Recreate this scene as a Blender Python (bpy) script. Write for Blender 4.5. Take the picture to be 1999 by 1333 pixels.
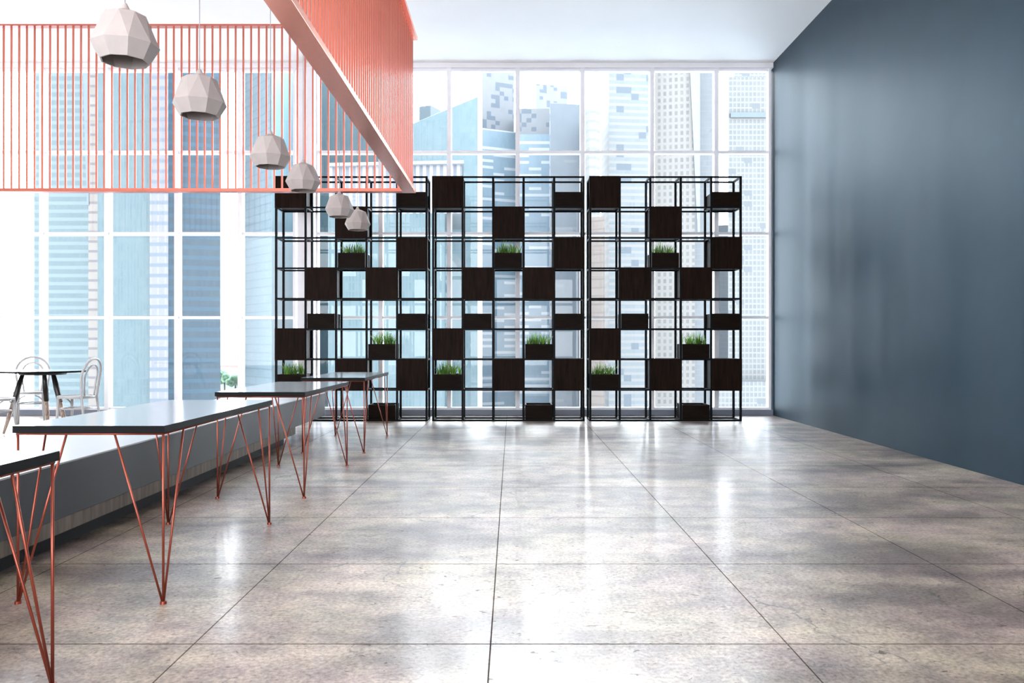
import bpy, bmesh, math, random
from mathutils import Vector, Matrix
for o in list(bpy.data.objects): bpy.data.objects.remove(o, do_unlink=True)
scene = bpy.context.scene
COL = scene.collection
random.seed(7)

# ------------------------------------------------------------------ camera
F, PX, PY, H = 1615.0, 999.0, 668.5, 1.1
cam_d = bpy.data.cameras.new('camera')
cam_d.sensor_width = 36.0
cam_d.lens = F / 1999 * 36.0
cam_d.shift_y = (PY - 666.5) / 1999
cam_d.clip_end = 3000
cam = bpy.data.objects.new('camera', cam_d); COL.objects.link(cam)
cam.location = (0, 0, H); cam.rotation_euler = (math.radians(90), 0, 0)
scene.camera = cam

# ------------------------------------------------------------------ sky and exposure
w = bpy.data.worlds.new('world'); scene.world = w; w.use_nodes = True
nt = w.node_tree; nt.nodes.clear()
out = nt.nodes.new('ShaderNodeOutputWorld'); bg = nt.nodes.new('ShaderNodeBackground')
tc = nt.nodes.new('ShaderNodeTexCoord'); sep = nt.nodes.new('ShaderNodeSeparateXYZ')
rmp = nt.nodes.new('ShaderNodeValToRGB'); mp = nt.nodes.new('ShaderNodeMapRange')
nt.links.new(tc.outputs['Generated'], sep.inputs[0])
nt.links.new(sep.outputs['Z'], mp.inputs[0]); mp.inputs[1].default_value = -0.3; mp.inputs[2].default_value = 0.8
nt.links.new(mp.outputs[0], rmp.inputs[0]); nt.links.new(rmp.outputs[0], bg.inputs[0])
cr = rmp.color_ramp
cr.elements[0].position = 0.0; cr.elements[0].color = (0.95, 0.95, 0.97, 1)
cr.elements[1].position = 1.0; cr.elements[1].color = (0.62, 0.80, 1.0, 1)
e = cr.elements.new(0.27); e.color = (0.92, 0.95, 1.0, 1)
e = cr.elements.new(0.55); e.color = (0.88, 0.94, 1.0, 1)
# hazy sky, brighter on the side of the sun
ya = nt.nodes.new('ShaderNodeMapRange'); nt.links.new(sep.outputs['Y'], ya.inputs[0])
ya.inputs[1].default_value = -0.3; ya.inputs[2].default_value = 1.0; ya.inputs[3].default_value = 2.0; ya.inputs[4].default_value = 3.6
nt.links.new(ya.outputs[0], bg.inputs[1])
sun_d = bpy.data.lights.new('sun', 'SUN'); sun_d.energy = 0.12; sun_d.angle = math.radians(16); sun_d.color = (1.0, 0.96, 0.9)
sun = bpy.data.objects.new('sun', sun_d); COL.objects.link(sun); sun.rotation_euler = (math.radians(-69), 0, math.radians(-1))
nt.links.new(bg.outputs[0], out.inputs[0])
scene.view_settings.view_transform = 'Standard'
scene.view_settings.look = 'None'
scene.view_settings.exposure = 2.32
scene.view_settings.gamma = 1.0
scene.view_settings.use_curve_mapping = False

def wx(px, Y): return (px - PX) * Y / F
def wz(py, Y): return H + (PY - py) * Y / F

# ------------------------------------------------------------------ materials
def newmat(name):
    m = bpy.data.materials.new(name); m.use_nodes = True
    n = m.node_tree; return m, n, n.nodes['Principled BSDF']
def mat(name, col, rough=0.5, metal=0.0, noise=0.0, scale=8.0, bump=0.0, spec=0.5, stretch=(1,1,1), col2=None):
    m, n, p = newmat(name)
    p.inputs['Base Color'].default_value = (*col, 1)
    p.inputs['Roughness'].default_value = rough
    p.inputs['Metallic'].default_value = metal
    p.inputs['Specular IOR Level'].default_value = spec
    t = n.nodes.new('ShaderNodeTexCoord'); mpn = n.nodes.new('ShaderNodeMapping')
    mpn.inputs['Scale'].default_value = stretch
    n.links.new(t.outputs['Object'], mpn.inputs[0])
    ns = n.nodes.new('ShaderNodeTexNoise'); ns.inputs['Scale'].default_value = scale; ns.inputs['Detail'].default_value = 6
    n.links.new(mpn.outputs[0], ns.inputs['Vector'])
    if noise > 0:
        r = n.nodes.new('ShaderNodeValToRGB')
        c2 = col2 or tuple(min(1, c * (1 + noise)) for c in col)
        c1 = tuple(c * (1 - noise) for c in col) if col2 is None else col
        r.color_ramp.elements[0].position = 0.3; r.color_ramp.elements[0].color = (*c1, 1)
        r.color_ramp.elements[1].position = 0.7; r.color_ramp.elements[1].color = (*c2, 1)
        n.links.new(ns.outputs['Fac'], r.inputs[0]); n.links.new(r.outputs[0], p.inputs['Base Color'])
    if bump > 0:
        b = n.nodes.new('ShaderNodeBump'); b.inputs['Strength'].default_value = bump; b.inputs['Distance'].default_value = 0.01
        n.links.new(ns.outputs['Fac'], b.inputs['Height']); n.links.new(b.outputs[0], p.inputs['Normal'])
    return m

M_CEIL = mat('white_ceiling_paint', (0.94, 0.93, 0.92), 0.7, noise=0.01, scale=2)
M_WALL = mat('blue_plaster', (0.0115, 0.0265, 0.042), 0.46, noise=0.10, scale=3.0, bump=0.06, spec=0.34)
M_WALL.node_tree.nodes['Principled BSDF'].inputs['Specular Tint'].default_value = (0.5, 0.8, 1.0, 1)
M_FRAME = mat('white_window_frame', (0.80, 0.80, 0.84), 0.4, noise=0.02, scale=5)
M_SILL = mat('grey_sill', (0.16, 0.18, 0.23), 0.45, noise=0.03, scale=5)
M_STEEL = mat('black_powder_coated_steel', (0.004, 0.005, 0.006), 0.5, noise=0.1, scale=30, spec=0.06)
M_DARKWOOD = mat('dark_stained_wood', (0.005, 0.0033, 0.0025), 0.5, noise=1.0, scale=5, stretch=(8, 8, 0.8), col2=(0.016, 0.008, 0.005), bump=0.05, spec=0.03)
M_DARKWOODH = mat('dark_stained_wood_across', (0.005, 0.0033, 0.0025), 0.5, noise=1.0, scale=5, stretch=(0.8, 8, 9), col2=(0.012, 0.007, 0.005), bump=0.05, spec=0.03)
M_COPPER = mat('copper_lacquer', (0.88, 0.32, 0.22), 0.27, metal=0.85, noise=0.04, scale=12)
M_SLAT = mat('copper_slat', (0.44, 0.105, 0.064), 0.32, metal=0.4, noise=0.04, scale=12)
M_COPPERLEG = mat('copper_rod', (0.32, 0.068, 0.04), 0.3, metal=0.6, noise=0.05, scale=20)
M_BLACK = mat('black_gloss_laminate', (0.004, 0.004, 0.0045), 0.5, noise=0.15, scale=20, spec=0.08)
M_TOP = mat('painted_reflection_top', (0.42, 0.45, 0.47), 0.12, noise=0.05, scale=20)  # pale colour stands in for bright sky reflection on the black tops
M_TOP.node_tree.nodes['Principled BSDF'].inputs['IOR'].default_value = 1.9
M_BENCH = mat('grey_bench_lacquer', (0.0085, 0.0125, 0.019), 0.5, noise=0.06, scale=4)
M_BENCHTOP = mat('pale_bench_top', (0.4, 0.4, 0.42), 0.3, noise=0.02, scale=3)  # paler than the bench base
M_PLINTH = mat('weathered_wood', (0.10, 0.075, 0.055), 0.6, noise=0.5, scale=4, stretch=(6, 6, 0.6), col2=(0.22, 0.18, 0.14), bump=0.1)
M_KICK = mat('shade_black_kickboard', (0.01, 0.01, 0.012), 0.7, noise=0.1, scale=5)  # recessed board, its black stands in for shade under the bench
M_SHADE = mat('pale_concrete_shade', (0.36, 0.318, 0.305), 0.7, noise=0.05, scale=14, bump=0.05)
M_CORD = mat('grey_cord', (0.35, 0.33, 0.33), 0.6, noise=0.05, scale=50)
M_SOIL = mat('dark_soil', (0.02, 0.013, 0.008), 0.95, noise=0.5, scale=60, bump=0.6)
M_WHITE = mat('white_bentwood_paint', (0.40, 0.39, 0.39), 0.35, noise=0.02, scale=10)
M_LEGBLACK = mat('black_stained_leg', (0.012, 0.010, 0.009), 0.4, noise=0.3, scale=12)
M_LEGWOOD = mat('worn_timber_leg', (0.16, 0.09, 0.06), 0.35, noise=0.5, scale=14, stretch=(5, 5, 1), col2=(0.55, 0.42, 0.34))
def grass_mat():
    m, n, p = newmat('grass_green')
    t = n.nodes.new('ShaderNodeObjectInfo'); g = n.nodes.new('ShaderNodeNewGeometry')
    r = n.nodes.new('ShaderNodeValToRGB')
    r.color_ramp.elements[0].color = (0.03, 0.10, 0.012, 1); r.color_ramp.elements[1].color = (0.24, 0.45, 0.07, 1)
    n.links.new(g.outputs['Random Per Island'], r.inputs[0]); n.links.new(r.outputs[0], p.inputs['Base Color'])
    p.inputs['Roughness'].default_value = 0.5
    tr = n.nodes.new('ShaderNodeBsdfTranslucent'); n.links.new(r.outputs[0], tr.inputs[0])
    mx = n.nodes.new('ShaderNodeMixShader'); mx.inputs[0].default_value = 0.45
    o = n.nodes['Material Output']
    n.links.new(p.outputs[0], mx.inputs[1]); n.links.new(tr.outputs[0], mx.inputs[2]); n.links.new(mx.outputs[0], o.inputs[0])
    return m
M_GRASS = grass_mat()
def glass_mat():
    m, n, p = newmat('clear_window_glass')
    o = n.nodes['Material Output']; n.nodes.remove(p)
    a = n.nodes.new('ShaderNodeBsdfTransparent'); a.inputs[0].default_value = (0.97, 0.985, 0.99, 1)
    g = n.nodes.new('ShaderNodeBsdfGlossy'); g.inputs['Roughness'].default_value = 0.02
    lw = n.nodes.new('ShaderNodeFresnel'); lw.inputs[0].default_value = 1.3
    mx = n.nodes.new('ShaderNodeMixShader')
    n.links.new(lw.outputs[0], mx.inputs[0]); n.links.new(a.outputs[0], mx.inputs[1]); n.links.new(g.outputs[0], mx.inputs[2])
    n.links.new(mx.outputs[0], o.inputs[0]); return m
M_GLASS = glass_mat()

def N(n, kind, op=None, *ins):
    nd = n.nodes.new(kind)
    if op: nd.operation = op
    for i, v in enumerate(ins):
        if v is None: continue
        if hasattr(v, 'is_output') : n.links.new(v, nd.inputs[i])
        else: nd.inputs[i].default_value = v
    return nd
def math_(n, op, a, b=None, c=None): return N(n, 'ShaderNodeMath', op, a, b, c).outputs[0]
def mixc(n, fac, a, b, blend='MIX'):
    nd = n.nodes.new('ShaderNodeMix'); nd.data_type = 'RGBA'; nd.blend_type = blend
    for idx, v in ((0, fac), (6, a), (7, b)):
        if hasattr(v, 'is_output'): n.links.new(v, nd.inputs[idx])
        elif idx == 0: nd.inputs[0].default_value = v
        else: nd.inputs[idx].default_value = (*v, 1)
    return nd.outputs[2]

def floor_mat():
    m, n, p = newmat('polished_concrete_tiles')
    t = n.nodes.new('ShaderNodeTexCoord'); P = t.outputs['Object']
    def noise(scale, detail=6, rough=0.55, stretch=None, dist=0.0):
        v = P
        if stretch:
            mpn = n.nodes.new('ShaderNodeMapping'); mpn.inputs['Scale'].default_value = stretch
            n.links.new(P, mpn.inputs[0]); v = mpn.outputs[0]
        q = n.nodes.new('ShaderNodeTexNoise'); q.inputs['Scale'].default_value = scale; q.inputs['Detail'].default_value = detail
        q.inputs['Roughness'].default_value = rough; q.inputs['Distortion'].default_value = dist
        n.links.new(v, q.inputs['Vector']); return q.outputs['Fac']
    def ramp(f, stops):
        r = n.nodes.new('ShaderNodeValToRGB'); els = r.color_ramp.elements
        els[0].position, els[0].color = stops[0][0], (*stops[0][1], 1)
        els[1].position, els[1].color = stops[-1][0], (*stops[-1][1], 1)
        for s, c in stops[1:-1]: q = els.new(s); q.color = (*c, 1)
        n.links.new(f, r.inputs[0]); return r.outputs[0]
    big = ramp(noise(1.5, 5, 0.55, (0.55, 1.2, 1), 0.3), [(0.36, (0.17, 0.138, 0.125)), (0.5, (0.35, 0.298, 0.248)), (0.64, (0.50, 0.435, 0.355))])
    med = ramp(noise(6.0, 5, 0.6), [(0.3, (0.62, 0.60, 0.62)), (0.7, (1.3, 1.28, 1.24))])
    fine = ramp(noise(55.0, 5, 0.7), [(0.32, (0.55, 0.54, 0.55)), (0.66, (1.38, 1.36, 1.34))])
    c = mixc(n, 1.0, big, med, 'MULTIPLY'); c = mixc(n, 1.0, c, fine, 'MULTIPLY')
    tint = ramp(noise(1.7, 3), [(0.35, (1.03, 0.94, 1.0)), (0.65, (1.0, 1.0, 0.9))])
    c = mixc(n, 1.0, c, tint, 'MULTIPLY')
    pits = noise(26.0, 3, 0.6, (0.8, 1.2, 1), 0.6)
    pit = N(n, 'ShaderNodeMapRange', None, pits, 0.655, 0.70, 0.0, 1.0).outputs[0]
    c = mixc(n, math_(n, 'MULTIPLY', pit, 0.6), c, (0.05, 0.045, 0.04))
    # hairline cracks
    vo = n.nodes.new('ShaderNodeTexVoronoi'); vo.feature = 'DISTANCE_TO_EDGE'; vo.inputs['Scale'].default_value = 0.9
    wn = n.nodes.new('ShaderNodeTexNoise'); wn.inputs['Scale'].default_value = 4; wn.inputs['Detail'].default_value = 8
    n.links.new(P, wn.inputs['Vector'])
    va = n.nodes.new('ShaderNodeVectorMath'); va.operation = 'MULTIPLY_ADD'; n.links.new(wn.outputs['Color'], va.inputs[0]); va.inputs[1].default_value = (0.5, 0.5, 0); n.links.new(P, va.inputs[2])
    n.links.new(va.outputs[0], vo.inputs['Vector'])
    crack = math_(n, 'LESS_THAN', vo.outputs['Distance'], 0.0032)
    crack = math_(n, 'MULTIPLY', crack, math_(n, 'GREATER_THAN', noise(1.3, 2), 0.52))
    c = mixc(n, math_(n, 'MULTIPLY', crack, 0.55), c, (0.06, 0.055, 0.05))
    sp = n.nodes.new('ShaderNodeSeparateXYZ'); n.links.new(P, sp.inputs[0])
    def joint(comp, off, size, hw):
        a = math_(n, 'DIVIDE', math_(n, 'SUBTRACT', sp.outputs[comp], off), size)
        f = math_(n, 'ABSOLUTE', math_(n, 'SUBTRACT', math_(n, 'FRACT', math_(n, 'ADD', a, 100.5)), 0.5))
        return math_(n, 'LESS_THAN', f, hw / size)
    j = math_(n, 'MAXIMUM', joint(0, -0.078, 1.083, 0.0028), joint(1, 3.019, 1.09, 0.0040))
    c = mixc(n, math_(n, 'MULTIPLY', j, 0.75), c, (0.045, 0.04, 0.036))
    n.links.new(c, p.inputs['Base Color'])
    ro = N(n, 'ShaderNodeMapRange', None, noise(2.0, 2, 0.5), 0.3, 0.7, 0.285, 0.33).outputs[0]
    n.links.new(ro, p.inputs['Roughness'])
    p.inputs['Coat Roughness'].default_value = 0.16
    n.links.new(math_(n, 'MULTIPLY', math_(n, 'SUBTRACT', 1.0, math_(n, 'MAXIMUM', j, math_(n, 'MULTIPLY', pit, 0.6))), 0.27), p.inputs['Coat Weight'])
    hgt = math_(n, 'ADD', math_(n, 'MULTIPLY', noise(45.0, 8, 0.7), 0.5), math_(n, 'MULTIPLY', noise(14.0, 5), 0.35))
    hgt = math_(n, 'SUBTRACT', hgt, math_(n, 'MULTIPLY', math_(n, 'MAXIMUM', pit, j), 0.5))
    b = n.nodes.new('ShaderNodeBump'); b.inputs['Strength'].default_value = 0.7; b.inputs['Distance'].default_value = 0.008
    n.links.new(hgt, b.inputs['Height']); n.links.new(b.outputs[0], p.inputs['Normal'])
    sp_f = N(n, 'ShaderNodeMapRange', None, math_(n, 'ADD', math_(n, 'MULTIPLY', noise(55.0, 5, 0.7), 0.6), math_(n, 'MULTIPLY', noise(9.0, 5, 0.65), 0.4)), 0.36, 0.62, 0.06, 0.5).outputs[0]
    n.links.new(math_(n, 'MULTIPLY', math_(n, 'SUBTRACT', 1.0, math_(n, 'MAXIMUM', j, math_(n, 'MULTIPLY', pit, 0.8))), sp_f), p.inputs['Specular IOR Level'])
    return m
M_FLOOR = floor_mat()

def facade(name, glass, glass2, slab, mull, fh=3.6, fw=1.5, slab_h=0.3, mull_w=0.12, rough=0.35, dash=None, dash_cell=(7, 3.6), dash_t=0.8, dash_h=0.45, kf=1.0):
    K = 0.215 * kf
    def dk(c):
        g = sum(c) / 3
        return tuple((v * 0.85 + g * 0.15) * K for v in c)
    glass, glass2, slab, mull = map(dk, (glass, glass2, slab, mull))
    if dash: dash = dk(dash)
    m, n, p = newmat(name)
    t = n.nodes.new('ShaderNodeTexCoord'); s = n.nodes.new('ShaderNodeSeparateXYZ'); n.links.new(t.outputs['UV'], s.inputs[0])
    u, v = s.outputs[0], s.outputs[1]
    def cell(cu, cv):
        a = math_(n, 'FLOOR', math_(n, 'DIVIDE', u, cu)); b = math_(n, 'FLOOR', math_(n, 'DIVIDE', v, cv))
        cb = n.nodes.new('ShaderNodeCombineXYZ'); n.links.new(a, cb.inputs[0]); n.links.new(b, cb.inputs[1])
        wn = n.nodes.new('ShaderNodeTexWhiteNoise'); wn.noise_dimensions = '2D'; n.links.new(cb.outputs[0], wn.inputs['Vector'])
        return wn.outputs['Value']
    r = cell(fw, fh)
    ns = n.nodes.new('ShaderNodeTexNoise'); ns.inputs['Scale'].default_value = 0.09; ns.inputs['Detail'].default_value = 7
    n.links.new(t.outputs['UV'], ns.inputs['Vector'])
    f = math_(n, 'ADD', math_(n, 'MULTIPLY', r, 0.35), math_(n, 'MULTIPLY', ns.outputs['Fac'], 0.9))
    f = N(n, 'ShaderNodeMapRange', None, f, 0.35, 0.95, 0.0, 1.0).outputs[0]
    c = mixc(n, f, glass, glass2)
    fu = math_(n, 'FRACT', math_(n, 'DIVIDE', u, fw)); fv = math_(n, 'FRACT', math_(n, 'DIVIDE', v, fh))
    c = mixc(n, math_(n, 'LESS_THAN', fu, mull_w), c, mull)
    c = mixc(n, math_(n, 'LESS_THAN', fv, slab_h), c, slab)
    if dash:
        d = math_(n, 'GREATER_THAN', cell(*dash_cell), dash_t)
        fd = math_(n, 'FRACT', math_(n, 'DIVIDE', v, dash_cell[1]))
        d = math_(n, 'MULTIPLY', d, math_(n, 'LESS_THAN', fd, dash_h))
        c = mixc(n, d, c, dash)
    n.links.new(c, p.inputs['Base Color']); p.inputs['Roughness'].default_value = rough
    p.inputs['Specular IOR Level'].default_value = 0.3
    return m

# ------------------------------------------------------------------ mesh helpers
def box(bm, x0, x1, y0, y1, z0, z1):
    v = [bm.verts.new((x, y, z)) for x in (x0, x1) for y in (y0, y1) for z in (z0, z1)]
    for f in ((0,1,3,2), (4,6,7,5), (0,4,5,1), (2,3,7,6), (0,2,6,4), (1,5,7,3)):
        bm.faces.new([v[i] for i in f])
def tube(bm, pts, r, seg=8, closed=False, radii=None):
    pts = [Vector(p) for p in pts]; n = len(pts); rings = []
    up = None
    for i, p in enumerate(pts):
        a = pts[(i-1) % n] if (closed or i > 0) else p
        b = pts[(i+1) % n] if (closed or i < n-1) else p
        d = (b - a).normalized()
        if up is None:
            up = Vector((0, 0, 1)) if abs(d.z) < 0.9 else Vector((1, 0, 0))
        s = d.cross(up).normalized(); up = s.cross(d).normalized()
        rr = radii[i] if radii else r
        rings.append([bm.verts.new(p + (s * math.cos(2*math.pi*k/seg) + up * math.sin(2*math.pi*k/seg)) * rr) for k in range(seg)])
    m = n if closed else n - 1
    for i in range(m):
        A, B = rings[i], rings[(i+1) % n]
        for k in range(seg):
            f = bm.faces.new((A[k], A[(k+1) % seg], B[(k+1) % seg], B[k])); f.smooth = True
    if not closed:
        bm.faces.new(list(reversed(rings[0]))); bm.faces.new(rings[-1])
def ring_loft(bm, rings):
    R = [[bm.verts.new(p) for p in r] for r in rings]
    n = len(R[0])
    for A, B in zip(R, R[1:]):
        for k in range(n):
            bm.faces.new((A[k], A[(k+1) % n], B[(k+1) % n], B[k]))
    return R
def mesh(name, bm, m, parent=None, bevel=0.0):
    bmesh.ops.recalc_face_normals(bm, faces=bm.faces)
    me = bpy.data.meshes.new(name); bm.to_mesh(me); bm.free()
    me.materials.append(m)
    o = bpy.data.objects.new(name, me); COL.objects.link(o)
    if parent: o.parent = parent
    if bevel:
        b = o.modifiers.new('bevel', 'BEVEL'); b.width = bevel; b.segments = 2; b.limit_method = 'ANGLE'
    return o
def bxo(name, dims, m, parent=None, bevel=0.0):
    bm = bmesh.new(); box(bm, *dims); return mesh(name, bm, m, parent, bevel)
def tag(o, label, cat, group=None):
    o['label'] = label; o['category'] = cat
    if group: o['group'] = group
    return o
def thing(name, loc, label=None, cat=None, group=None, rz=0):
    o = bpy.data.objects.new(name, None); COL.objects.link(o); o.location = loc; o.rotation_euler = (0, 0, rz)
    o.empty_display_size = 0.1
    if label: tag(o, label, cat, group)
    return o
def struct(o): o['kind'] = 'structure'; return o
def kids(o): return [c for c in list(COL.objects) if c.parent == o]
def dup(o, parent=None, loc=None, label=None, rz=None, _tree=None):
    c = o.copy(); COL.objects.link(c); c.parent = parent
    if loc is not None: c.location = loc
    if rz is not None: c.rotation_euler = (0, 0, rz)
    if label: c['label'] = label
    for k in TREE.get(o.name, []): dup(k, c)
    return c
TREE = {}
def index_tree(root):
    TREE[root.name] = kids(root)
    for k in TREE[root.name]: index_tree(k)

# ------------------------------------------------------------------ room shell
YW = 12.47; XR = 3.94; ZC = 5.32; XL = -11.0; YB = -4.0
struct(bxo('floor', (XL, XR + 0.2, YB, YW + 0.3, -0.15, 0), M_FLOOR))
struct(bxo('ceiling', (XL, XR + 0.2, YB, YW + 0.3, ZC, ZC + 0.2), M_CEIL))
# back wall behind the camera, with a wide unseen opening added for fill daylight
bm = bmesh.new()
for d_ in ((XL, -10.2, YB - 0.2, YB, 0, ZC), (2.6, XR + 0.2, YB - 0.2, YB, 0, ZC), (-10.2, 2.6, YB - 0.2, YB, 0, 0.3), (-10.2, 2.6, YB - 0.2, YB, 5.0, ZC)): box(bm, *d_)
struct(mesh('wall_back', bm, M_CEIL))
struct(bxo('wall_left', (XL - 0.2, XL, YB - 0.2, YW + 0.3, 0, ZC), M_CEIL))  # unseen solid wall, put in to cut strong side light
struct(bxo('wall_right', (XR, XR + 0.2, YB, YW + 0.3, 0, ZC), M_WALL))
struct(bxo('baseboard_back', (XL, XR, YW, YW + 0.2, 0, wz(800, YW)), M_SILL, bevel=0.004))
struct(bxo('trim_1', (XL, XR, YW, YW + 0.2, wz(132, YW), ZC), M_FRAME))
zs, zt = wz(800, YW), wz(132, YW)
# pillar between two runs of windows
struct(bxo('trim_2', (wx(580, YW), wx(610, YW), YW - 0.01, YW + 0.24, zs, zt), M_FRAME, bevel=0.006))
left = [575, 467, 343, 206, 79, -50, -178, -304, -425]
right = [615, 742, 876, 1010, 1137, 1273, 1399, 1505]
bays = [(left[i+1], left[i]) for i in range(len(left) - 1)][::-1] + [(right[i], right[i+1]) for i in range(len(right) - 1)]
rows = [295.5, 455, 619.5]
for i, (a, b) in enumerate(bays):
    xa, xb = wx(a, YW), wx(b, YW)
    root = struct(thing('window_%d' % (i + 1), ((xa + xb) / 2, YW + 0.06, zs)))
    hw = (xb - xa) / 2; hh = zt - zs
    bm = bmesh.new()
    box(bm, -hw, -hw + 0.032, -0.05, 0.09, 0, hh); box(bm, hw - 0.032, hw, -0.05, 0.09, 0, hh)
    box(bm, -hw + 0.032, hw - 0.032, -0.03, 0.07, 0, 0.035); box(bm, -hw + 0.032, hw - 0.032, -0.03, 0.07, hh - 0.035, hh)
    for r in rows:
        z = wz(r, YW) - zs
        box(bm, -hw + 0.032, hw - 0.032, -0.03, 0.09, z - 0.02, z + 0.02)
    mesh('window_frame', bm, M_FRAME, root)
    bm = bmesh.new()
    zz = [0.035] + [wz(r, YW) - zs for r in reversed(rows)] + [hh - 0.035]
    for k in range(4):
        box(bm, -hw + 0.032, hw - 0.032, 0.01, 0.022, zz[k] + (0.02 if k else 0), zz[k+1] - (0.02 if k < 3 else 0))
    mesh('glass_pane', bm, M_GLASS, root)

# ------------------------------------------------------------------ shelving units
YS = 11.57; CW = 0.427; CH = 0.4255; DP = 0.40; T = 0.030; TR = 0.023
UX = [wx(536.2, YS), wx(843, YS), wx(1149.8, YS)]
FULL = [(0, 0), (1, 2), (2, 4), (3, 1), (3, 3), (5, 0), (6, 2), (6, 4)]
HALF = [(0, 4), (4, 1), (4, 4), (7, 3)]
GRASS = [(2, 2), (5, 3), (6, 0)]
def cell_z(r): return (7 - r) * CH + TR        # z of a cell's lower rail top
W5 = 5 * CW
unit = thing('shelving_unit', (UX[0], YS, 0))
def XP(i): return i * CW
for i in range(6):
    for y in (0, DP - T):
        bm = bmesh.new(); box(bm, XP(i) - T/2 + T/2*(i == 0) - T/2*(i == 5), XP(i) + T/2 + T/2*(i == 0) - T/2*(i == 5), y, y + T, 0, 8*CH + TR)
        mesh('post', bm, M_STEEL, unit)
for k in range(9):
    for y in (0.003, DP - T + 0.003):
        bm = bmesh.new()
        for i in range(5):
            box(bm, XP(i) + (T if i == 0 else T/2), XP(i+1) - (T if i == 4 else T/2), y, y + TR, k*CH, k*CH + TR)
        mesh('rail', bm, M_STEEL, unit)
    for i in range(6):
        xc = XP(i) + (T/2 if i == 0 else (-T/2 if i == 5 else 0))
        mesh('crossbar', (lambda bm: (box(bm, xc - TR/2, xc + TR/2, T, DP - T, k*CH, k*CH + TR), bm)[1])(bmesh.new()), M_STEEL, unit)
for r, c in FULL:
    x0, x1 = XP(c), XP(c+1); z0 = (7 - r) * CH
    bm = bmesh.new()
    box(bm, x0 + (0.0 if c else 0.0), x1, -0.012, -0.001, z0, z0 + CH + TR)          # front panel
    mesh('cabinet_front', bm, M_DARKWOOD, unit)
    bm = bmesh.new()
    xi0, xi1 = x0 + T*(1 if c == 0 else .5) + .001, x1 - T*(1 if c == 4 else .5) - .001; t = 0.016
    zi0, zi1 = z0 + TR + 0.001, z0 + CH - 0.001
    box(bm, xi0, xi0 + t, -0.001, DP, zi0, zi1); box(bm, xi1 - t, xi1, -0.001, DP, zi0, zi1)
    box(bm, xi0 + t, xi1 - t, -0.001, DP, zi0, zi0 + t); box(bm, xi0 + t, xi1 - t, -0.001, DP, zi1 - t, zi1)
    box(bm, xi0 + t, xi1 - t, DP - 0.012, DP, zi0 + t, zi1 - t)
    mesh('cabinet_box', bm, M_DARKWOOD, unit)
tag(unit, 'black steel grid shelving unit at left, behind the white pendants', 'shelving unit', 'black grid shelving units')
index_tree(unit)
dup(unit, loc=(UX[1], YS, 0), label='middle black steel grid shelving unit in front of the windows')
dup(unit, loc=(UX[2], YS, 0), label='black steel grid shelving unit nearest the blue wall')

BXW = CW - T - 0.016; BXH = 0.205; BXD = DP - 0.01
def trough_mesh(parent, name='box'):
    bm = bmesh.new(); t = 0.016; w_ = BXW / 2
    box(bm, -w_, w_, 0, t, 0, BXH); box(bm, -w_, w_, BXD - t, BXD, 0, BXH)
    box(bm, -w_, -w_ + t, t, BXD - t, 0, BXH); box(bm, w_ - t, w_, t, BXD - t, 0, BXH)
    box(bm, -w_ + t, w_ - t, t, BXD - t, 0, t)
    return mesh(name, bm, M_DARKWOODH, parent, bevel=0.001)
def grass_bm(seed):
    rnd = random.Random(seed); bm = bmesh.new()
    clumps = [(rnd.uniform(-0.15, 0.15), rnd.uniform(0.06, 0.32)) for _ in range(14)]
    for cx, cy in clumps:
        for _ in range(17):
            a = rnd.uniform(0, 2*math.pi); L = rnd.uniform(0.10, 0.235); lean = rnd.uniform(0.15, 1.15)
            x, y, z = cx + rnd.gauss(0, 0.008), cy + rnd.gauss(0, 0.008), BXH - 0.03
            th = 0.0; wd = rnd.uniform(0.0035, 0.006); prev = None
            dx, dy = math.cos(a), math.sin(a); sx, sy = -dy, dx
            nseg = 4
            for s in range(nseg + 1):
                ww = wd * (1 - (s / nseg) ** 2 * 0.95)
                A = bm.verts.new((x - sx*ww, y - sy*ww, z)); B = bm.verts.new((x + sx*ww, y + sy*ww, z))
                if prev: bm.faces.new((prev[0], prev[1], B, A))
                prev = (A, B)
                th += lean / nseg * 1.35
                x += dx * math.sin(th) * L/nseg; y += dy * math.sin(th) * L/nseg; z += math.cos(th) * L/nseg
                y = max(0.0, min(BXD, y))
    return bm
soil0 = None
planter = thing('grass_planter', (0, 0, 0)); trough_mesh(planter)
bxo('soil', (-BXW/2 + .016, BXW/2 - .016, .016, BXD - .016, 0.016, BXH - 0.025), M_SOIL, planter)
gr = mesh('grass', grass_bm(3), M_GRASS, planter); gr['kind'] = 'stuff'
planter['category'] = 'planter'; planter['group'] = 'grass planters in the shelving units'
index_tree(planter)
trough = thing('storage_box', (0, 0, 0)); trough_mesh(trough, 'box_body')
trough['category'] = 'box'; trough['group'] = 'empty half height boxes in the shelving units'
index_tree(trough)
UN = ['left shelving unit', 'middle shelving unit', 'shelving unit nearest the blue wall']
GL = {(2, 2): 'grass planter, topmost of three in the %s',
      (5, 3): 'grass planter, second from the top in the %s',
      (6, 0): 'grass planter, lowest of three in the %s'}
HL = {(0, 4): 'low dark box at top right of the %s',
      (4, 1): 'low dark box, second column, of the %s',
      (4, 4): 'low dark box at right, mid height, %s',
      (7, 3): 'low open dark box in the bottom row, %s'}
first = {'g': True, 'h': True}
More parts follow.
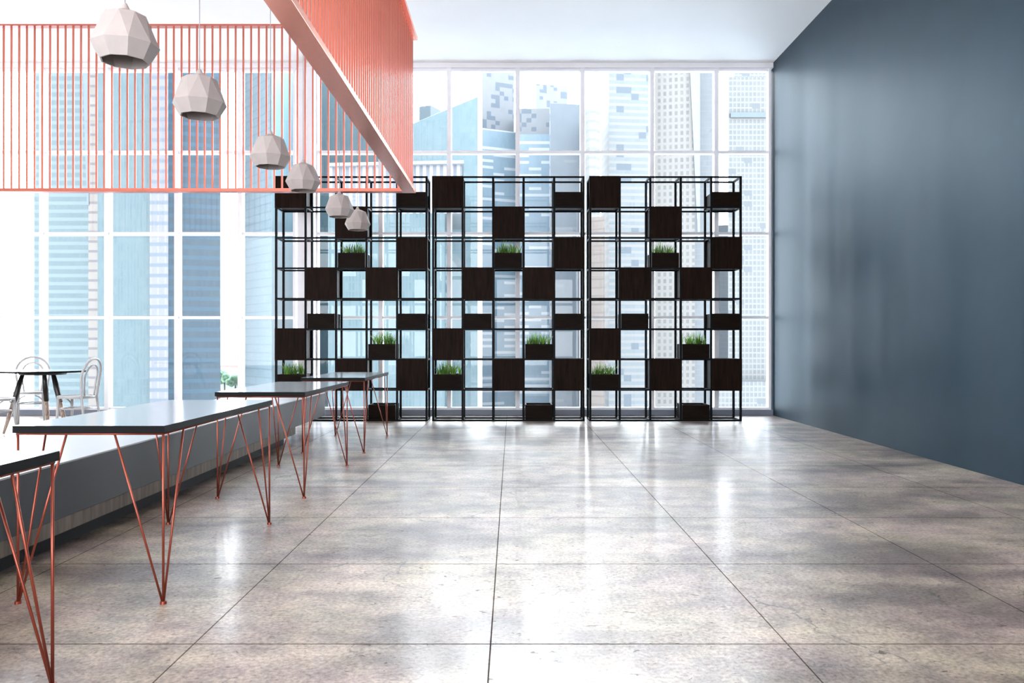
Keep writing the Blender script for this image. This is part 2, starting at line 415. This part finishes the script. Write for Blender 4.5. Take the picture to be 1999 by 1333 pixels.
for u in range(3):
    for r, c in GRASS:
        loc = (UX[u] + (c + .5) * CW + (T/4 if c == 0 else -T/4 if c == 4 else 0), YS + 0.004, cell_z(r) + 0.0005); lab = GL[(r, c)] % UN[u]
        if first['g']: planter.location = loc; planter['label'] = lab; first['g'] = False; q = planter
        else: q = dup(planter, loc=loc, label=lab)
        for k in COL.objects:
            if k.parent == q and k.name.startswith('grass') and q is not planter:
                k.scale = (random.choice([-1, 1]), 1, random.uniform(0.97, 1.05))
    for r, c in HALF:
        loc = (UX[u] + (c + .5) * CW + (T/4 if c == 0 else -T/4 if c == 4 else 0), YS + 0.004, cell_z(r) + 0.0005); lab = HL[(r, c)] % UN[u]
        if first['h']: trough.location = loc; trough['label'] = lab; first['h'] = False
        else: dup(trough, loc=loc, label=lab)

# ------------------------------------------------------------------ hairpin tables
TX0, TX1, TLEN, TH = -2.093, -1.457, 1.565, 0.751
TWd = TX1 - TX0
table = thing('dining_table', (0, 0, 0))
tt = bxo('tabletop', (-TWd/2, TWd/2, 0, TLEN, TH - 0.03, TH), M_BLACK, table)
def paint_top_reflection(o):  # gives upward faces the painted reflection colour
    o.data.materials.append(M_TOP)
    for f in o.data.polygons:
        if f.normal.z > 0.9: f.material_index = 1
paint_top_reflection(tt)
bm = bmesh.new(); i_ = 0.012; zt_ = TH - 0.035
tube(bm, [(-TWd/2 + i_, i_, zt_), (TWd/2 - i_, i_, zt_), (TWd/2 - i_, TLEN - i_, zt_), (-TWd/2 + i_, TLEN - i_, zt_)], 0.005, 6, closed=True)
mesh('under_frame', bm, M_COPPERLEG, table)
for sx in (-1, 1):
    for sy in (0, 1):
        x = sx * (TWd/2 - 0.012); y = 0.02 if sy == 0 else TLEN - 0.02; dy = 1 if sy == 0 else -1
        bm = bmesh.new()
        tube(bm, [(x, y, 0.008), (x, y, zt_)], 0.0055)
        tube(bm, [(x - sx*.004, y, 0.008), (x - sx*0.205, y, zt_)], 0.005)
        tube(bm, [(x, y + dy*.004, 0.008), (x, y + dy*0.215, zt_)], 0.005)
        bmesh.ops.create_cone(bm, cap_ends=True, segments=14, radius1=0.014, radius2=0.013, depth=0.012, matrix=Matrix.Translation((x, y, 0.006)))
        mesh('leg', bm, M_COPPERLEG, table)
tag(table, 'narrow black topped table on copper hairpin legs, nearest the camera', 'table', 'black tables along the bench')
index_tree(table)
TC = (TX0 + TX1) / 2
table.location = (TC, 1.10, 0)
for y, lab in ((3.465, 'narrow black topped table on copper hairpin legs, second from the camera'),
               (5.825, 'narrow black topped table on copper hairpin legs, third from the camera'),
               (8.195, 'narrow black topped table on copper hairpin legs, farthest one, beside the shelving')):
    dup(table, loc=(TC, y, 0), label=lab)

# ------------------------------------------------------------------ long bench
bench = thing('long_bench', (-2.8, 5.0, 0), 'long low grey bench with wooden plinth running behind the hairpin tables', 'bench')
def rel(x0, x1, y0, y1, z0, z1): return (x0 + 2.8, x1 + 2.8, y0 - 5, y1 - 5, z0, z1)
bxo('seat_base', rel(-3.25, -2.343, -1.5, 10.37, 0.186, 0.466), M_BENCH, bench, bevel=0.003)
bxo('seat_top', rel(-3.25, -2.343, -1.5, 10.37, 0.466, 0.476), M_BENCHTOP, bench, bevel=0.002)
bxo('plinth', rel(-3.25, -2.345, -1.5, 8.96, 0.109, 0.186), M_PLINTH, bench)
bxo('kickboard', rel(-3.15, -2.455, -1.5, 8.90, 0.0, 0.109), M_KICK, bench)

# ------------------------------------------------------------------ copper slat screens
YF = 10.37
side = thing('slat_screen', (-1.24, YF, 2.97), 'tall copper slat screen hanging in depth beside the pendants, seen nearly edge on', 'hanging screen')
Y0 = 1.6; ax, bx_ = -1.205, -1.36
def sl(x0, x1, y0, y1, z0, z1): return (x0 + 1.24, x1 + 1.24, y0 - YF, y1 - YF, z0 - 2.97, z1 - 2.97)
bxo('bottom_beam', sl(bx_, ax, Y0, YF, 2.972, 3.020), M_COPPER, side, bevel=0.002)
bxo('top_rail', sl(-1.28, -1.185, Y0, YF, 4.885, 4.925), M_COPPER, side, bevel=0.002)
y = YF - 0.03; sp_ = 0.0972
smesh = None
while y > Y0 + .05:
    if smesh is None:
        bm = bmesh.new(); box(bm, -0.009, 0.009, -0.010, 0.010, 0, 4.885 - 3.02)
        s0 = mesh('slat', bm, M_SLAT, side); smesh = s0.data; s = s0
    else:
        s = bpy.data.objects.new('slat', smesh); COL.objects.link(s); s.parent = side
    s.location = (-1.246 + 1.24, y - YF, 3.02 - 2.97)
    y -= sp_
for yy in (2.2, 5.0, 8.0):
    bm = bmesh.new(); tube(bm, [(-1.235 + 1.24, yy - YF, 4.925 - 2.97), (-1.235 + 1.24, yy - YF, ZC - 2.97)], 0.006)
    mesh('hanger_rod', bm, M_COPPER, side)
far = thing('slat_screen', (-4.1, YF, 2.97), 'wide copper slat screen hanging across the left windows below the ceiling', 'hanging screen')
def fl(x0, x1, y0, y1, z0, z1): return (x0 + 4.1, x1 + 4.1, y0 - YF, y1 - YF, z0 - 2.97, z1 - 2.97)
bxo('bottom_beam', fl(-7.6, bx_ - 0.002, YF - 0.12, YF, 2.972, 3.012), M_SLAT, far, bevel=0.002)
bxo('top_rail', fl(-7.6, -1.29, YF - 0.10, YF, 5.035, 5.055), M_SLAT, far, bevel=0.002)
px = 6.9 + 15.09 * 51; smesh = None
while True:
    x = wx(px, YF - 0.06)
    if x < -7.5: break
    if x < -1.40:
        if smesh is None:
            bm = bmesh.new(); box(bm, -0.0105, 0.0105, -0.006, 0.006, 0, 5.035 - 3.012)
            s = mesh('slat', bm, M_SLAT, far); smesh = s.data
        else:
            s = bpy.data.objects.new('slat', smesh); COL.objects.link(s); s.parent = far
        s.location = (x + 4.1, -0.06, 3.012 - 2.97)
    px -= 15.09
for xx in (-7.3, -6.9):
    bm = bmesh.new(); tube(bm, [(xx + 4.1, -0.05, 5.055 - 2.97), (xx + 4.1, -0.05, ZC - 2.97)], 0.006)
    mesh('hanger_rod', bm, M_COPPER, far)

# ------------------------------------------------------------------ pendants
pend = thing('pendant_lamp', (0, 0, 0))
def ngon(n, r, z, ph=0.0): return [(r*math.cos(2*math.pi*(k+ph)/n), r*math.sin(2*math.pi*(k+ph)/n), z) for k in range(n)]
NS = 9
bm = bmesh.new()
bot = [bm.verts.new(p) for p in ngon(NS, 0.107, 0)]
belt = [bm.verts.new(p) for p in ngon(NS, 0.149, 0.072)]
sho = [bm.verts.new(p) for p in ngon(NS, 0.096, 0.208, 0.5)]
neck = [bm.verts.new(p) for p in ngon(NS, 0.022, 0.238, 0.5)]
ibelt = [bm.verts.new(p) for p in ngon(NS, 0.139, 0.072)]
ibot = [bm.verts.new(p) for p in ngon(NS, 0.100, 0.0)]
isho = [bm.verts.new(p) for p in ngon(NS, 0.089, 0.201, 0.5)]
for k in range(NS):
    j = (k + 1) % NS
    bm.faces.new((bot[k], bot[j], belt[j], belt[k]))
    bm.faces.new((belt[k], belt[j], sho[k])); bm.faces.new((sho[k], belt[j], sho[j]))
    bm.faces.new((sho[k], sho[j], neck[j], neck[k]))
    bm.faces.new((ibot[j], ibot[k], ibelt[k], ibelt[j])); bm.faces.new((ibelt[j], ibelt[k], isho[k])); bm.faces.new((ibelt[j], isho[k], isho[j]))
    bm.faces.new((bot[j], bot[k], ibot[k], ibot[j]))
bm.faces.new(neck); bm.faces.new(list(reversed(isho)))
mesh('lamp_shade', bm, M_SHADE, pend)
bm = bmesh.new(); bmesh.ops.create_cone(bm, cap_ends=True, segments=16, radius1=0.024, radius2=0.008, depth=0.03, matrix=Matrix.Translation((0, 0, 0.252)))
mesh('cap', bm, M_SHADE, pend)
bm = bmesh.new(); tube(bm, [(0, 0, 0.262), (0, 0, ZC - 2.38)], 0.0028, 6); mesh('cord', bm, M_CORD, pend)
bm = bmesh.new(); bmesh.ops.create_uvsphere(bm, u_segments=14, v_segments=10, radius=0.03, matrix=Matrix.Translation((0, 0, 0.12)))
tube(bm, [(0, 0, 0.14), (0, 0, 0.201)], 0.014, 10); mesh('bulb', bm, M_WHITE, pend)
pend['category'] = 'pendant lamp'; pend['group'] = 'faceted pendant lamps'
index_tree(pend)
PL = [(243.5, 3.79, 121, 'largest faceted white pendant lamp, nearest the camera, over the second table'),
      (389, 4.70, 222, 'faceted white pendant lamp second from the left, over the second table'),
      (527.5, 6.08, 320, 'faceted white pendant lamp third from the left, over the third table'),
      (591.5, 7.04, 367, 'faceted white pendant lamp fourth from the left, in front of the shelving top corner'),
      (662, 8.5, 417, 'faceted white pendant lamp fifth from the left, partly behind the smallest one'),
      (697.5, 9.50, 442, 'smallest faceted white pendant lamp, farthest from the camera')]
for i, (x_, Y_, yb, lab) in enumerate(PL):
    r_ = 0.12
    z_ = H + (PY - yb) * (Y_ - 0.10 + 0.02*i) / F
    loc = (wx(x_, Y_), Y_, 2.385 if i < 2 else 2.39)
    if i == 0: q = pend; q.location = loc; q['label'] = lab
    else: q = dup(pend, loc=loc, label=lab)
    q.rotation_euler = (0, 0, 0.35 + 0.13*i)

# ------------------------------------------------------------------ round table and bentwood chairs
RT = (-5.84, 10.3)
rt = thing('round_table', (RT[0], RT[1], 0), 'round glossy topped table on splayed black and timber legs at far left', 'table')
bm = bmesh.new()
bmesh.ops.create_cone(bm, cap_ends=True, segments=64, radius1=0.50, radius2=0.515, depth=0.022, matrix=Matrix.Translation((0, 0, 0.742)))
paint_top_reflection(mesh('tabletop', bm, M_BLACK, rt))
bm = bmesh.new()
bmesh.ops.create_cone(bm, cap_ends=True, segments=32, radius1=0.26, radius2=0.27, depth=0.03, matrix=Matrix.Translation((0, 0, 0.716)))
mesh('apron', bm, M_LEGBLACK, rt)
for (tx, ty), (fx, fy) in (((-0.19, -0.10), (-0.23, -0.43)), ((-0.04, 0.10), (-0.10, 0.30)), ((0.153, -0.05), (0.43, -0.23))):
    def at(t): return (tx + (fx-tx)*t, ty + (fy-ty)*t, 0.72*(1-t))
    bm = bmesh.new(); tube(bm, [at(0), at(0.25), at(0.5)], 0.03, 10, radii=[0.024, 0.034, 0.029])
    lg = mesh('leg', bm, M_LEGBLACK, rt)
    bm = bmesh.new(); tube(bm, [at(0.5), at(0.75), at(0.985)], 0.03, 10, radii=[0.029, 0.024, 0.014])
    mesh('leg_tip', bm, M_LEGWOOD, lg)

chair = thing('bentwood_chair', (0, 0, 0))      # faces +Y
def circ(r, z, n=28, cx=0, cy=0, sq=1.0): return [(cx + r*math.cos(2*math.pi*k/n), cy + r*sq*math.sin(2*math.pi*k/n), z) for k in range(n)]
bm = bmesh.new()
R = ring_loft(bm, [circ(0.185, 0.448), circ(0.195, 0.456), circ(0.208, 0.456), circ(0.212, 0.44), circ(0.208, 0.425), circ(0.19, 0.425)])
bm.faces.new(list(reversed(R[0]))); bm.faces.new(R[-1])
mesh('seat', bm, M_WHITE, chair)
for sx in (-1, 1):
    bm = bmesh.new(); tube(bm, [(sx*0.145, 0.135, 0.43), (sx*0.15, 0.145, 0.22), (sx*0.165, 0.165, 0.0)], 0.015, 10, radii=[0.018, 0.016, 0.011]); mesh('leg', bm, M_WHITE, chair)
hoop = [(-0.175, -0.235, 0.0), (-0.168, -0.19, 0.22), (-0.162, -0.165, 0.43)]
for k in range(0, 15):
    a = math.pi * k / 14
    hoop.append((-0.20*math.cos(a)*(1.0), -0.185 - 0.05*math.sin(a) , 0.70 + 0.205*math.sin(a)))
hoop += [(0.162, -0.165, 0.43), (0.168, -0.19, 0.22), (0.175, -0.235, 0.0)]
bm = bmesh.new(); tube(bm, hoop, 0.0145, 10); mesh('back_frame', bm, M_WHITE, chair)
inner = [(-0.10, -0.165, 0.44), (-0.115, -0.172, 0.56)]
for k in range(0, 13):
    a = math.pi * k / 12
    inner.append((-0.13*math.cos(a), -0.185 - 0.038*math.sin(a), 0.68 + 0.15*math.sin(a)))
inner += [(0.115, -0.172, 0.56), (0.10, -0.165, 0.44)]
bm = bmesh.new(); tube(bm, inner, 0.0105, 8); mesh('inner_loop', bm, M_WHITE, chair)
bm = bmesh.new(); tube(bm, circ(0.172, 0.30), 0.009, 8, closed=True); mesh('ring_stretcher', bm, M_WHITE, chair)
for sx in (-1, 1):
    bm = bmesh.new(); tube(bm, [(sx*0.15*math.cos(t)+0, 0.15, 0.30 + 0.115*math.sin(t)) for t in (0, .4, .8, 1.2)], 0.008, 8); mesh('brace', bm, M_WHITE, chair)
tag(chair, 'white bentwood chair at the near left of the round table, cut by the frame edge', 'chair', 'white bentwood chairs')
index_tree(chair)
def heading(fx, fy): return math.atan2(-fx, fy)
chair.location = (-6.02, 9.62, 0); chair.rotation_euler = (0, 0, heading(0.35, 0.93))
dup(chair, loc=(-5.31, 10.08, 0), rz=heading(-1.0, 0.06), label='white bentwood chair at the right of the round table, back to the windows')
dup(chair, loc=(-6.36, 10.95, 0), rz=heading(0.42, -0.9), label='white bentwood chair behind the round table, facing the camera')

# ------------------------------------------------------------------ the city outside
G0 = -170.0
DS = 2.4      # distance scale of the skyline
M_GROUND = mat('pale_bounce_ground', (0.80, 0.79, 0.77), 0.9, noise=0.3, scale=0.02)  # made very pale to bounce daylight up onto the ceiling
struct(bxo('ground', (-1500, 1500, 60, 2900, G0 - 1, G0), M_GROUND))
def prism(bm, pts, z0, tops):
    """footprint pts [(x, y)], tops: one z or one per point; UVs in metres along the wall"""
    uv = bm.loops.layers.uv.verify()
    n = len(pts)
    if not isinstance(tops, (list, tuple)): tops = [tops] * n
    lo = [bm.verts.new((x, y, z0)) for x, y in pts]; hi = [bm.verts.new((x, y, t)) for (x, y), t in zip(pts, tops)]
    u = 0.0
    for k in range(n):
        j = (k + 1) % n; L = math.hypot(pts[j][0] - pts[k][0], pts[j][1] - pts[k][1])
        f = bm.faces.new((lo[k], lo[j], hi[j], hi[k]))
        for lp, (uu, vv) in zip(f.loops, ((u, z0), (u + L, z0), (u + L, tops[j]), (u, tops[k]))): lp[uv].uv = (uu, vv)
        u += L
    bm.faces.new(hi); bm.faces.new(list(reversed(lo)))
def bpart(name, root, m, foot, ytop, z0=G0, D=None, ybot=None):
    """foot: [(pixel column, distance)], ytop: pixel row(s) of the roof"""
    foot = [(a, d * DS) for a, d in foot]
    pts = [(wx(a, d) - root.location.x, d - root.location.y) for a, d in foot]
    if not isinstance(ytop, (list, tuple)): tops = [wz(ytop, foot[0][1])] * len(foot)
    else: tops = [wz(t, d) for t, (a, d) in zip(ytop, foot)]
    if ybot is not None: z0 = wz(ybot, foot[0][1])
    bm = bmesh.new(); prism(bm, pts, z0 - root.location.z, [t - root.location.z for t in tops])
    return mesh(name, bm, m, root)
def bthing(px, D, label):
    D *= DS
    return thing('office_tower', (wx(px, D), D, G0), label, 'building')

A = bthing(130, 150, 'pale blue glass tower with horizontal bands, leftmost through the windows')
fa = facade('pale_blue_banded_glass', (0.20, 0.34, 0.38), (0.27, 0.40, 0.43), (0.36, 0.50, 0.54), (0.24, 0.38, 0.42), fh=3.5, fw=1.2, slab_h=0.42, mull_w=0.15, kf=0.85)
fcream = facade('cream_balcony_column', (0.50, 0.42, 0.36), (0.60, 0.52, 0.46), (0.30, 0.27, 0.28), (0.55, 0.48, 0.42), fh=4.2, fw=3, slab_h=0.25, mull_w=0.2)
bpart('facade', A, fa, [(66, 150), (172, 150), (176, 180), (90, 180)], -160)
bpart('balcony_column', A, fcream, [(172, 149), (190, 149), (190, 170), (174, 170)], -160)
fgrey = mat('grey_blue_cladding', (0.06, 0.08, 0.10), 0.5, noise=0.1, scale=0.1)
bm = bmesh.new()
def slab(bm, pts3): 
    v = [bm.verts.new(p) for p in pts3]; w2 = [bm.verts.new((p[0], p[1] + 1.0, p[2])) for p in pts3]
    n = len(v); bm.faces.new(v); bm.faces.new(list(reversed(w2)))
    for k in range(n): bm.faces.new((v[k], w2[k], w2[(k+1) % n], v[(k+1) % n]))
dd = 148.9 * DS
slab(bm, [(wx(x, dd) - A.location.x, dd - 150 * DS, wz(y, dd) - G0) for x, y in ((158, 40), (170, 40), (173, 400), (169, 400))])
mesh('slanted_fin', bm, fgrey, A)
B = bthing(250, 140, 'teal glass tower with small grid windows, second from the left')
fb = facade('teal_grid_glass', (0.15, 0.32, 0.37), (0.26, 0.42, 0.46), (0.22, 0.37, 0.42), (0.26, 0.41, 0.45), fh=3.4, fw=1.3, slab_h=0.2, mull_w=0.2, kf=0.75)
fcol = facade('mauve_balcony_column', (0.30, 0.30, 0.36), (0.36, 0.36, 0.42), (0.20, 0.26, 0.33), (0.42, 0.40, 0.42), fh=4.2, fw=3, slab_h=0.35, mull_w=0.2, kf=1.1)
bpart('facade', B, fb, [(190, 140), (292, 140), (291, 147), (194, 147)], -160)
bpart('balcony_column', B, fcol, [(292, 139), (328, 139), (326, 147), (292, 147)], -160)
C_ = bthing(380, 165, 'deeper blue banded tower left of the pale sky gap')
fc = facade('blue_banded_glass', (0.10, 0.235, 0.35), (0.17, 0.30, 0.38), (0.13, 0.33, 0.50), (0.16, 0.28, 0.38), fh=4.9, fw=1.1, slab_h=0.38, mull_w=0.15, kf=1.5)
bpart('facade', C_, fc, [(328, 163), (430, 166), (425, 200), (330, 200)], -160)
E_ = bthing(500, 140, 'pale grid tower just left of the white pillar')
fe = facade('pale_grid_glass', (0.24, 0.36, 0.42), (0.32, 0.42, 0.47), (0.20, 0.31, 0.36), (0.28, 0.40, 0.45), fh=3.4, fw=1.6, slab_h=0.16, mull_w=0.1, kf=1.25)
fe2 = facade('cyan_glass_edge', (0.13, 0.36, 0.45), (0.18, 0.40, 0.48), (0.14, 0.34, 0.42), (0.15, 0.36, 0.44), fh=3.4, fw=1.6, slab_h=0.1, mull_w=0.05, kf=1.5)
bpart('facade', E_, fe, [(471, 150), (530, 140), (530, 170), (480, 175)], -180)
bpart('side_facade', E_, fe2, [(530, 140), (580, 158), (575, 175), (530, 170)], -180)
Fb = bthing(700, 195, 'broad teal glass tower behind the left shelving unit')
ff = facade('broad_teal_glass', (0.19, 0.36, 0.41), (0.30, 0.44, 0.49), (0.24, 0.40, 0.45), (0.28, 0.43, 0.48), fh=3.0, fw=1.4, slab_h=0.15, mull_w=0.15, kf=1.1)
bpart('facade', Fb, ff, [(612, 195), (778, 195), (770, 220), (625, 220)], -170)
Gb = bthing(860, 158, 'teal glass building with a roof sloping up to the right')
bpart('facade', Gb, ff, [(765, 158), (932, 158), (931, 180), (790, 180)], [258, 189, 189, 258])
gr2 = mat('pale_plant_room', (0.09, 0.11, 0.12), 0.6, noise=0.05, scale=0.2)
bpart('roof_box', Gb, gr2, [(818, 183), (840, 182), (860, 186), (838, 192)], 208)
Lo = bthing(800, 130, 'low teal block with a pale colonnade along its roof, behind the shelving top')
bpart('facade', Lo, fb, [(640, 132), (868, 130), (866, 150), (660, 150)], 420)
bpart('roof_slab', Lo, mat('pale_roof_slab', (0.12, 0.13, 0.14), 0.6, noise=0.05, scale=0.3), [(640, 131), (905, 129), (903, 150), (660, 150)], 318, ybot=324)
fcl = facade('colonnade', (0.20, 0.24, 0.30), (0.28, 0.32, 0.38), (0.50, 0.51, 0.54), (0.52, 0.53, 0.55), fh=60, fw=2.6, slab_h=0.0, mull_w=0.5, kf=1.2)
bpart('colonnade', Lo, fcl, [(642, 132), (902, 130), (900, 149), (662, 149)], 324, ybot=420)
T1 = bthing(960, 215, 'tall pale tower with scattered dark squares, tallest left of centre')
ft = facade('checkered_top', (0.50, 0.51, 0.54), (0.56, 0.57, 0.60), (0.52, 0.53, 0.56), (0.52, 0.53, 0.56), fh=4, fw=4, slab_h=0.02, mull_w=0.02, dash=(0.27, 0.34, 0.42), dash_cell=(3.0, 2.7), dash_t=0.76, dash_h=1.0, kf=1.2)
ft2 = facade('grey_tower_with_white_dashes', (0.23, 0.33, 0.40), (0.28, 0.37, 0.43), (0.26, 0.35, 0.42), (0.25, 0.35, 0.41), fh=3.8, fw=1.5, slab_h=0.1, mull_w=0.1, dash=(0.56, 0.58, 0.60), dash_cell=(7.5, 4.0), dash_t=0.52, dash_h=0.42, kf=2.6)
fcr = facade('cream_tower_side', (0.60, 0.58, 0.54), (0.66, 0.63, 0.59), (0.58, 0.56, 0.53), (0.6, 0.58, 0.54), fh=4, fw=4, slab_h=0.05, mull_w=0.02, dash=(0.38, 0.38, 0.38), dash_cell=(3.0, 6.0), dash_t=0.85, dash_h=0.4, kf=1.1)
bpart('upper_facade', T1, ft, [(941, 215), (1003, 219), (1000, 240), (941, 240)], [136, 139, 139, 136], ybot=250)
bpart('lower_facade', T1, ft2, [(941, 215), (1006, 219), (1000, 240), (941, 240)], 250)
bpart('side_facade', T1, fcr, [(914, 224), (941, 215.2), (940.9, 239), (925, 242)], [138, 136, 136, 138])
T2 = bthing(1060, 270, 'pale tower with few blue squares behind the grey blocks')
bpart('facade', T2, ft, [(1046, 270), (1107, 274), (1104, 290), (1046, 290)], [164, 168, 168, 164])
bpart('side_facade', T2, fcr, [(1020, 280), (1046, 270.2), (1046, 289), (1030, 292)], 166)
T2b = bthing(1040, 210, 'shorter pale block with white dashes, right of the tallest checkered tower')
bpart('upper_facade', T2b, ft, [(1008, 210), (1072, 210), (1068, 230), (1012, 230)], 212, ybot=262)
bpart('lower_facade', T2b, ft2, [(1008, 210), (1072, 210), (1068, 230), (1012, 230)], 262)
T3 = bthing(1105, 180, 'plain grey blue block with flat roof near the window centre')
fg = facade('plain_grey_block', (0.29, 0.35, 0.42), (0.34, 0.40, 0.46), (0.31, 0.37, 0.44), (0.31, 0.37, 0.43), fh=3.5, fw=1.2, slab_h=0.06, mull_w=0.1, dash=(0.40, 0.44, 0.48), dash_cell=(7, 5), dash_t=0.86, dash_h=0.3, kf=1.1)
bpart('facade', T3, fg, [(1074, 180), (1133, 180), (1131, 200), (1076, 200)], [201, 204, 204, 201])
T4 = bthing(1155, 170, 'cream round fronted block with ribbed top beside the balcony tower')
f4 = facade('cream_ribbed', (0.52, 0.50, 0.46), (0.60, 0.57, 0.52), (0.42, 0.43, 0.42), (0.58, 0.55, 0.5), fh=4.5, fw=2.0, slab_h=0.3, mull_w=0.2, kf=1.1)
bpart('facade', T4, f4, [(1142, 171), (1150, 169), (1162, 169), (1171, 171), (1171, 178), (1143, 178)], 213)
f4b = facade('pink_low_block', (0.48, 0.37, 0.31), (0.56, 0.46, 0.40), (0.42, 0.35, 0.31), (0.52, 0.44, 0.4), fh=3.6, fw=1.8, slab_h=0.2, mull_w=0.25, kf=1.1)
T4b = bthing(1160, 150, 'pinkish apartment block low behind the left edge of the right shelving')
bpart('facade', T4b, f4b, [(1146, 150), (1180, 148), (1180, 166), (1150, 166)], 425)
T5 = bthing(1220, 180, 'white balcony tower with blue glazing right of centre')
f5 = facade('white_balconies', (0.42, 0.50, 0.54), (0.50, 0.56, 0.58), (0.62, 0.61, 0.59), (0.50, 0.55, 0.58), fh=3.35, fw=2.8, slab_h=0.42, mull_w=0.1, dash=(0.28, 0.36, 0.44), dash_cell=(4.0, 3.35), dash_t=0.88, dash_h=1.0, kf=0.85)
f5b = facade('blue_balcony_side', (0.32, 0.42, 0.48), (0.40, 0.48, 0.53), (0.60, 0.60, 0.60), (0.42, 0.5, 0.54), fh=4.4, fw=2.8, slab_h=0.4, mull_w=0.1, kf=0.9)
bpart('facade', T5, f5, [(1188, 180), (1266, 181), (1262, 205), (1190, 205)], 60)
bpart('side_facade', T5, f5b, [(1173, 190), (1188, 180), (1188, 204), (1178, 206)], 60)
T6 = bthing(1330, 185, 'cream and grey slender tower left of the pale sky gap at right')
f6 = facade('cream_windows', (0.38, 0.38, 0.37), (0.50, 0.50, 0.47), (0.68, 0.63, 0.58), (0.70, 0.64, 0.58), fh=3.6, fw=3.0, slab_h=0.4, mull_w=0.5, kf=0.85)
f6b = facade('grey_green_glass', (0.36, 0.40, 0.44), (0.42, 0.46, 0.49), (0.44, 0.47, 0.50), (0.42, 0.45, 0.48), fh=3.0, fw=1.5, slab_h=0.15, mull_w=0.15, kf=0.95)
bpart('facade', T6, f6, [(1278, 186), (1356, 184), (1354, 205), (1285, 205)], 60)
bpart('grey_facade', T6, f6b, [(1356, 188), (1395, 188), (1393, 208), (1358, 208)], 60)
dd = 183.4 * DS; bm = bmesh.new()
slab(bm, [(wx(x, dd) - T6.location.x, dd - 185 * DS, wz(y, dd) - G0) for x, y in ((1343, 60), (1366, 60), (1366, 470), (1362, 470))])
mesh('wedge_facade', bm, mat('grey_wedge', (0.10, 0.115, 0.13), 0.4, noise=0.08, scale=0.3), T6)
T7 = bthing(1465, 190, 'pale grid tower nearest the blue wall')
f7 = facade('pale_stone_grid', (0.40, 0.44, 0.46), (0.52, 0.55, 0.54), (0.68, 0.67, 0.64), (0.66, 0.65, 0.62), fh=3.0, fw=2.2, slab_h=0.28, mull_w=0.28, dash=(0.40, 0.44, 0.47), dash_cell=(4.4, 6), dash_t=0.9, dash_h=0.5, kf=0.8)
bpart('facade', T7, f7, [(1421, 190), (1530, 190), (1530, 215), (1425, 215)], [150, 150, 150, 150], ybot=760)
bpart('tower_top', T7, f7, [(1432, 190), (1530, 190), (1530, 214), (1434, 214)], 40, ybot=150)
bpart('band', T7, mat('grey_service_band', (0.06, 0.075, 0.09), 0.5, noise=0.05, scale=0.4), [(1426, 189.4), (1530, 189.4), (1530, 190), (1426, 190)], 219, ybot=229)
bpart('podium', T7, f7, [(1398, 186), (1530, 186), (1530, 214), (1402, 214)], 745)
T8 = bthing(1405, 240, 'low grey green slab block behind the right shelving')
bpart('facade', T8, f6b, [(1392, 235), (1423, 234), (1420, 250), (1395, 250)], 440)
# low district in the sky gap
MR = [mat('pale_pink_render', (0.42, 0.30, 0.26), 0.8, noise=0.1, scale=1), mat('off_white_render', (0.48, 0.46, 0.44), 0.8, noise=0.1, scale=1)]
MT = mat('terracotta_roof', (0.36, 0.20, 0.15), 0.8, noise=0.2, scale=2)
HS = [(440, 340, 640, 14, 'pink low house, highest in the gap beside the banded tower', 0), (452, 300, 672, 15, 'white low house in the gap beside the banded tower', 1),
      (442, 275, 705, 12, 'pink low house above the tree clumps in the gap', 0), (454, 255, 738, 9, 'white low house lowest in the gap', 1)]
for px_, D, yt, wd, lab, k in HS:
    D *= 2.0; wd *= 1.6
    hs = thing('low_house', (wx(px_, D), D, G0), lab, 'house', 'low houses in the distance')
    z1 = wz(yt, D) - G0
    bxo('wall', (-wd/2, wd/2, 0, 12, 0, z1 - 3), MR[k], hs)
    bm = bmesh.new(); uvp = [(-wd/2 - .6, -0.6), (wd/2 + .6, -0.6), (wd/2 + .6, 12.6), (-wd/2 - .6, 12.6)]
    lo = [bm.verts.new((x, y, z1 - 3)) for x, y in uvp]; ra = bm.verts.new((-wd/4, 6, z1)); rb = bm.verts.new((wd/4, 6, z1))
    bm.faces.new(lo[::-1]); bm.faces.new((lo[0], lo[1], rb, ra)); bm.faces.new((lo[1], lo[2], rb)); bm.faces.new((lo[2], lo[3], ra, rb)); bm.faces.new((lo[3], lo[0], ra))
    mesh('roof', bm, MT, hs)
M_LEAF = mat('hazy_leaves', (0.14, 0.22, 0.12), 0.9, noise=0.4, scale=0.6, bump=0.5)
M_BARK = mat('bark', (0.12, 0.10, 0.08), 0.9, noise=0.3, scale=3)
for i, (px_, D, yt, r, lab) in enumerate([(449, 312, 690, 4.5, 'round tree in the gap, between the pink houses'), (438, 252, 722, 3.0, 'round tree low at the left of the gap'), (459, 247, 730, 3, 'round tree low at the right of the gap')]):
    D *= 2.0; r *= 1.5
    zc = wz(yt, D) - G0 - r
    tr = thing('tree', (wx(px_, D), D, G0), lab, 'tree', 'trees in the distance')
    bm = bmesh.new(); rr = random.Random(i)
    for _ in range(9):
        q = Matrix.Translation((rr.uniform(-r, r)*.6, rr.uniform(-r, r)*.6, zc + rr.uniform(-r, r)*.5)) @ Matrix.Scale(rr.uniform(.45, .7)*r, 4)
        bmesh.ops.create_icosphere(bm, subdivisions=2, radius=1, matrix=q)
    for v in bm.verts: v.co += Vector((rr.uniform(-.3, .3), rr.uniform(-.3, .3), rr.uniform(-.3, .3)))
    mesh('crown', bm, M_LEAF, tr)
    bm = bmesh.new(); tube(bm, [(0, 0, 0), (0, 0, zc)], 0.5, 8); mesh('trunk', bm, M_BARK, tr)
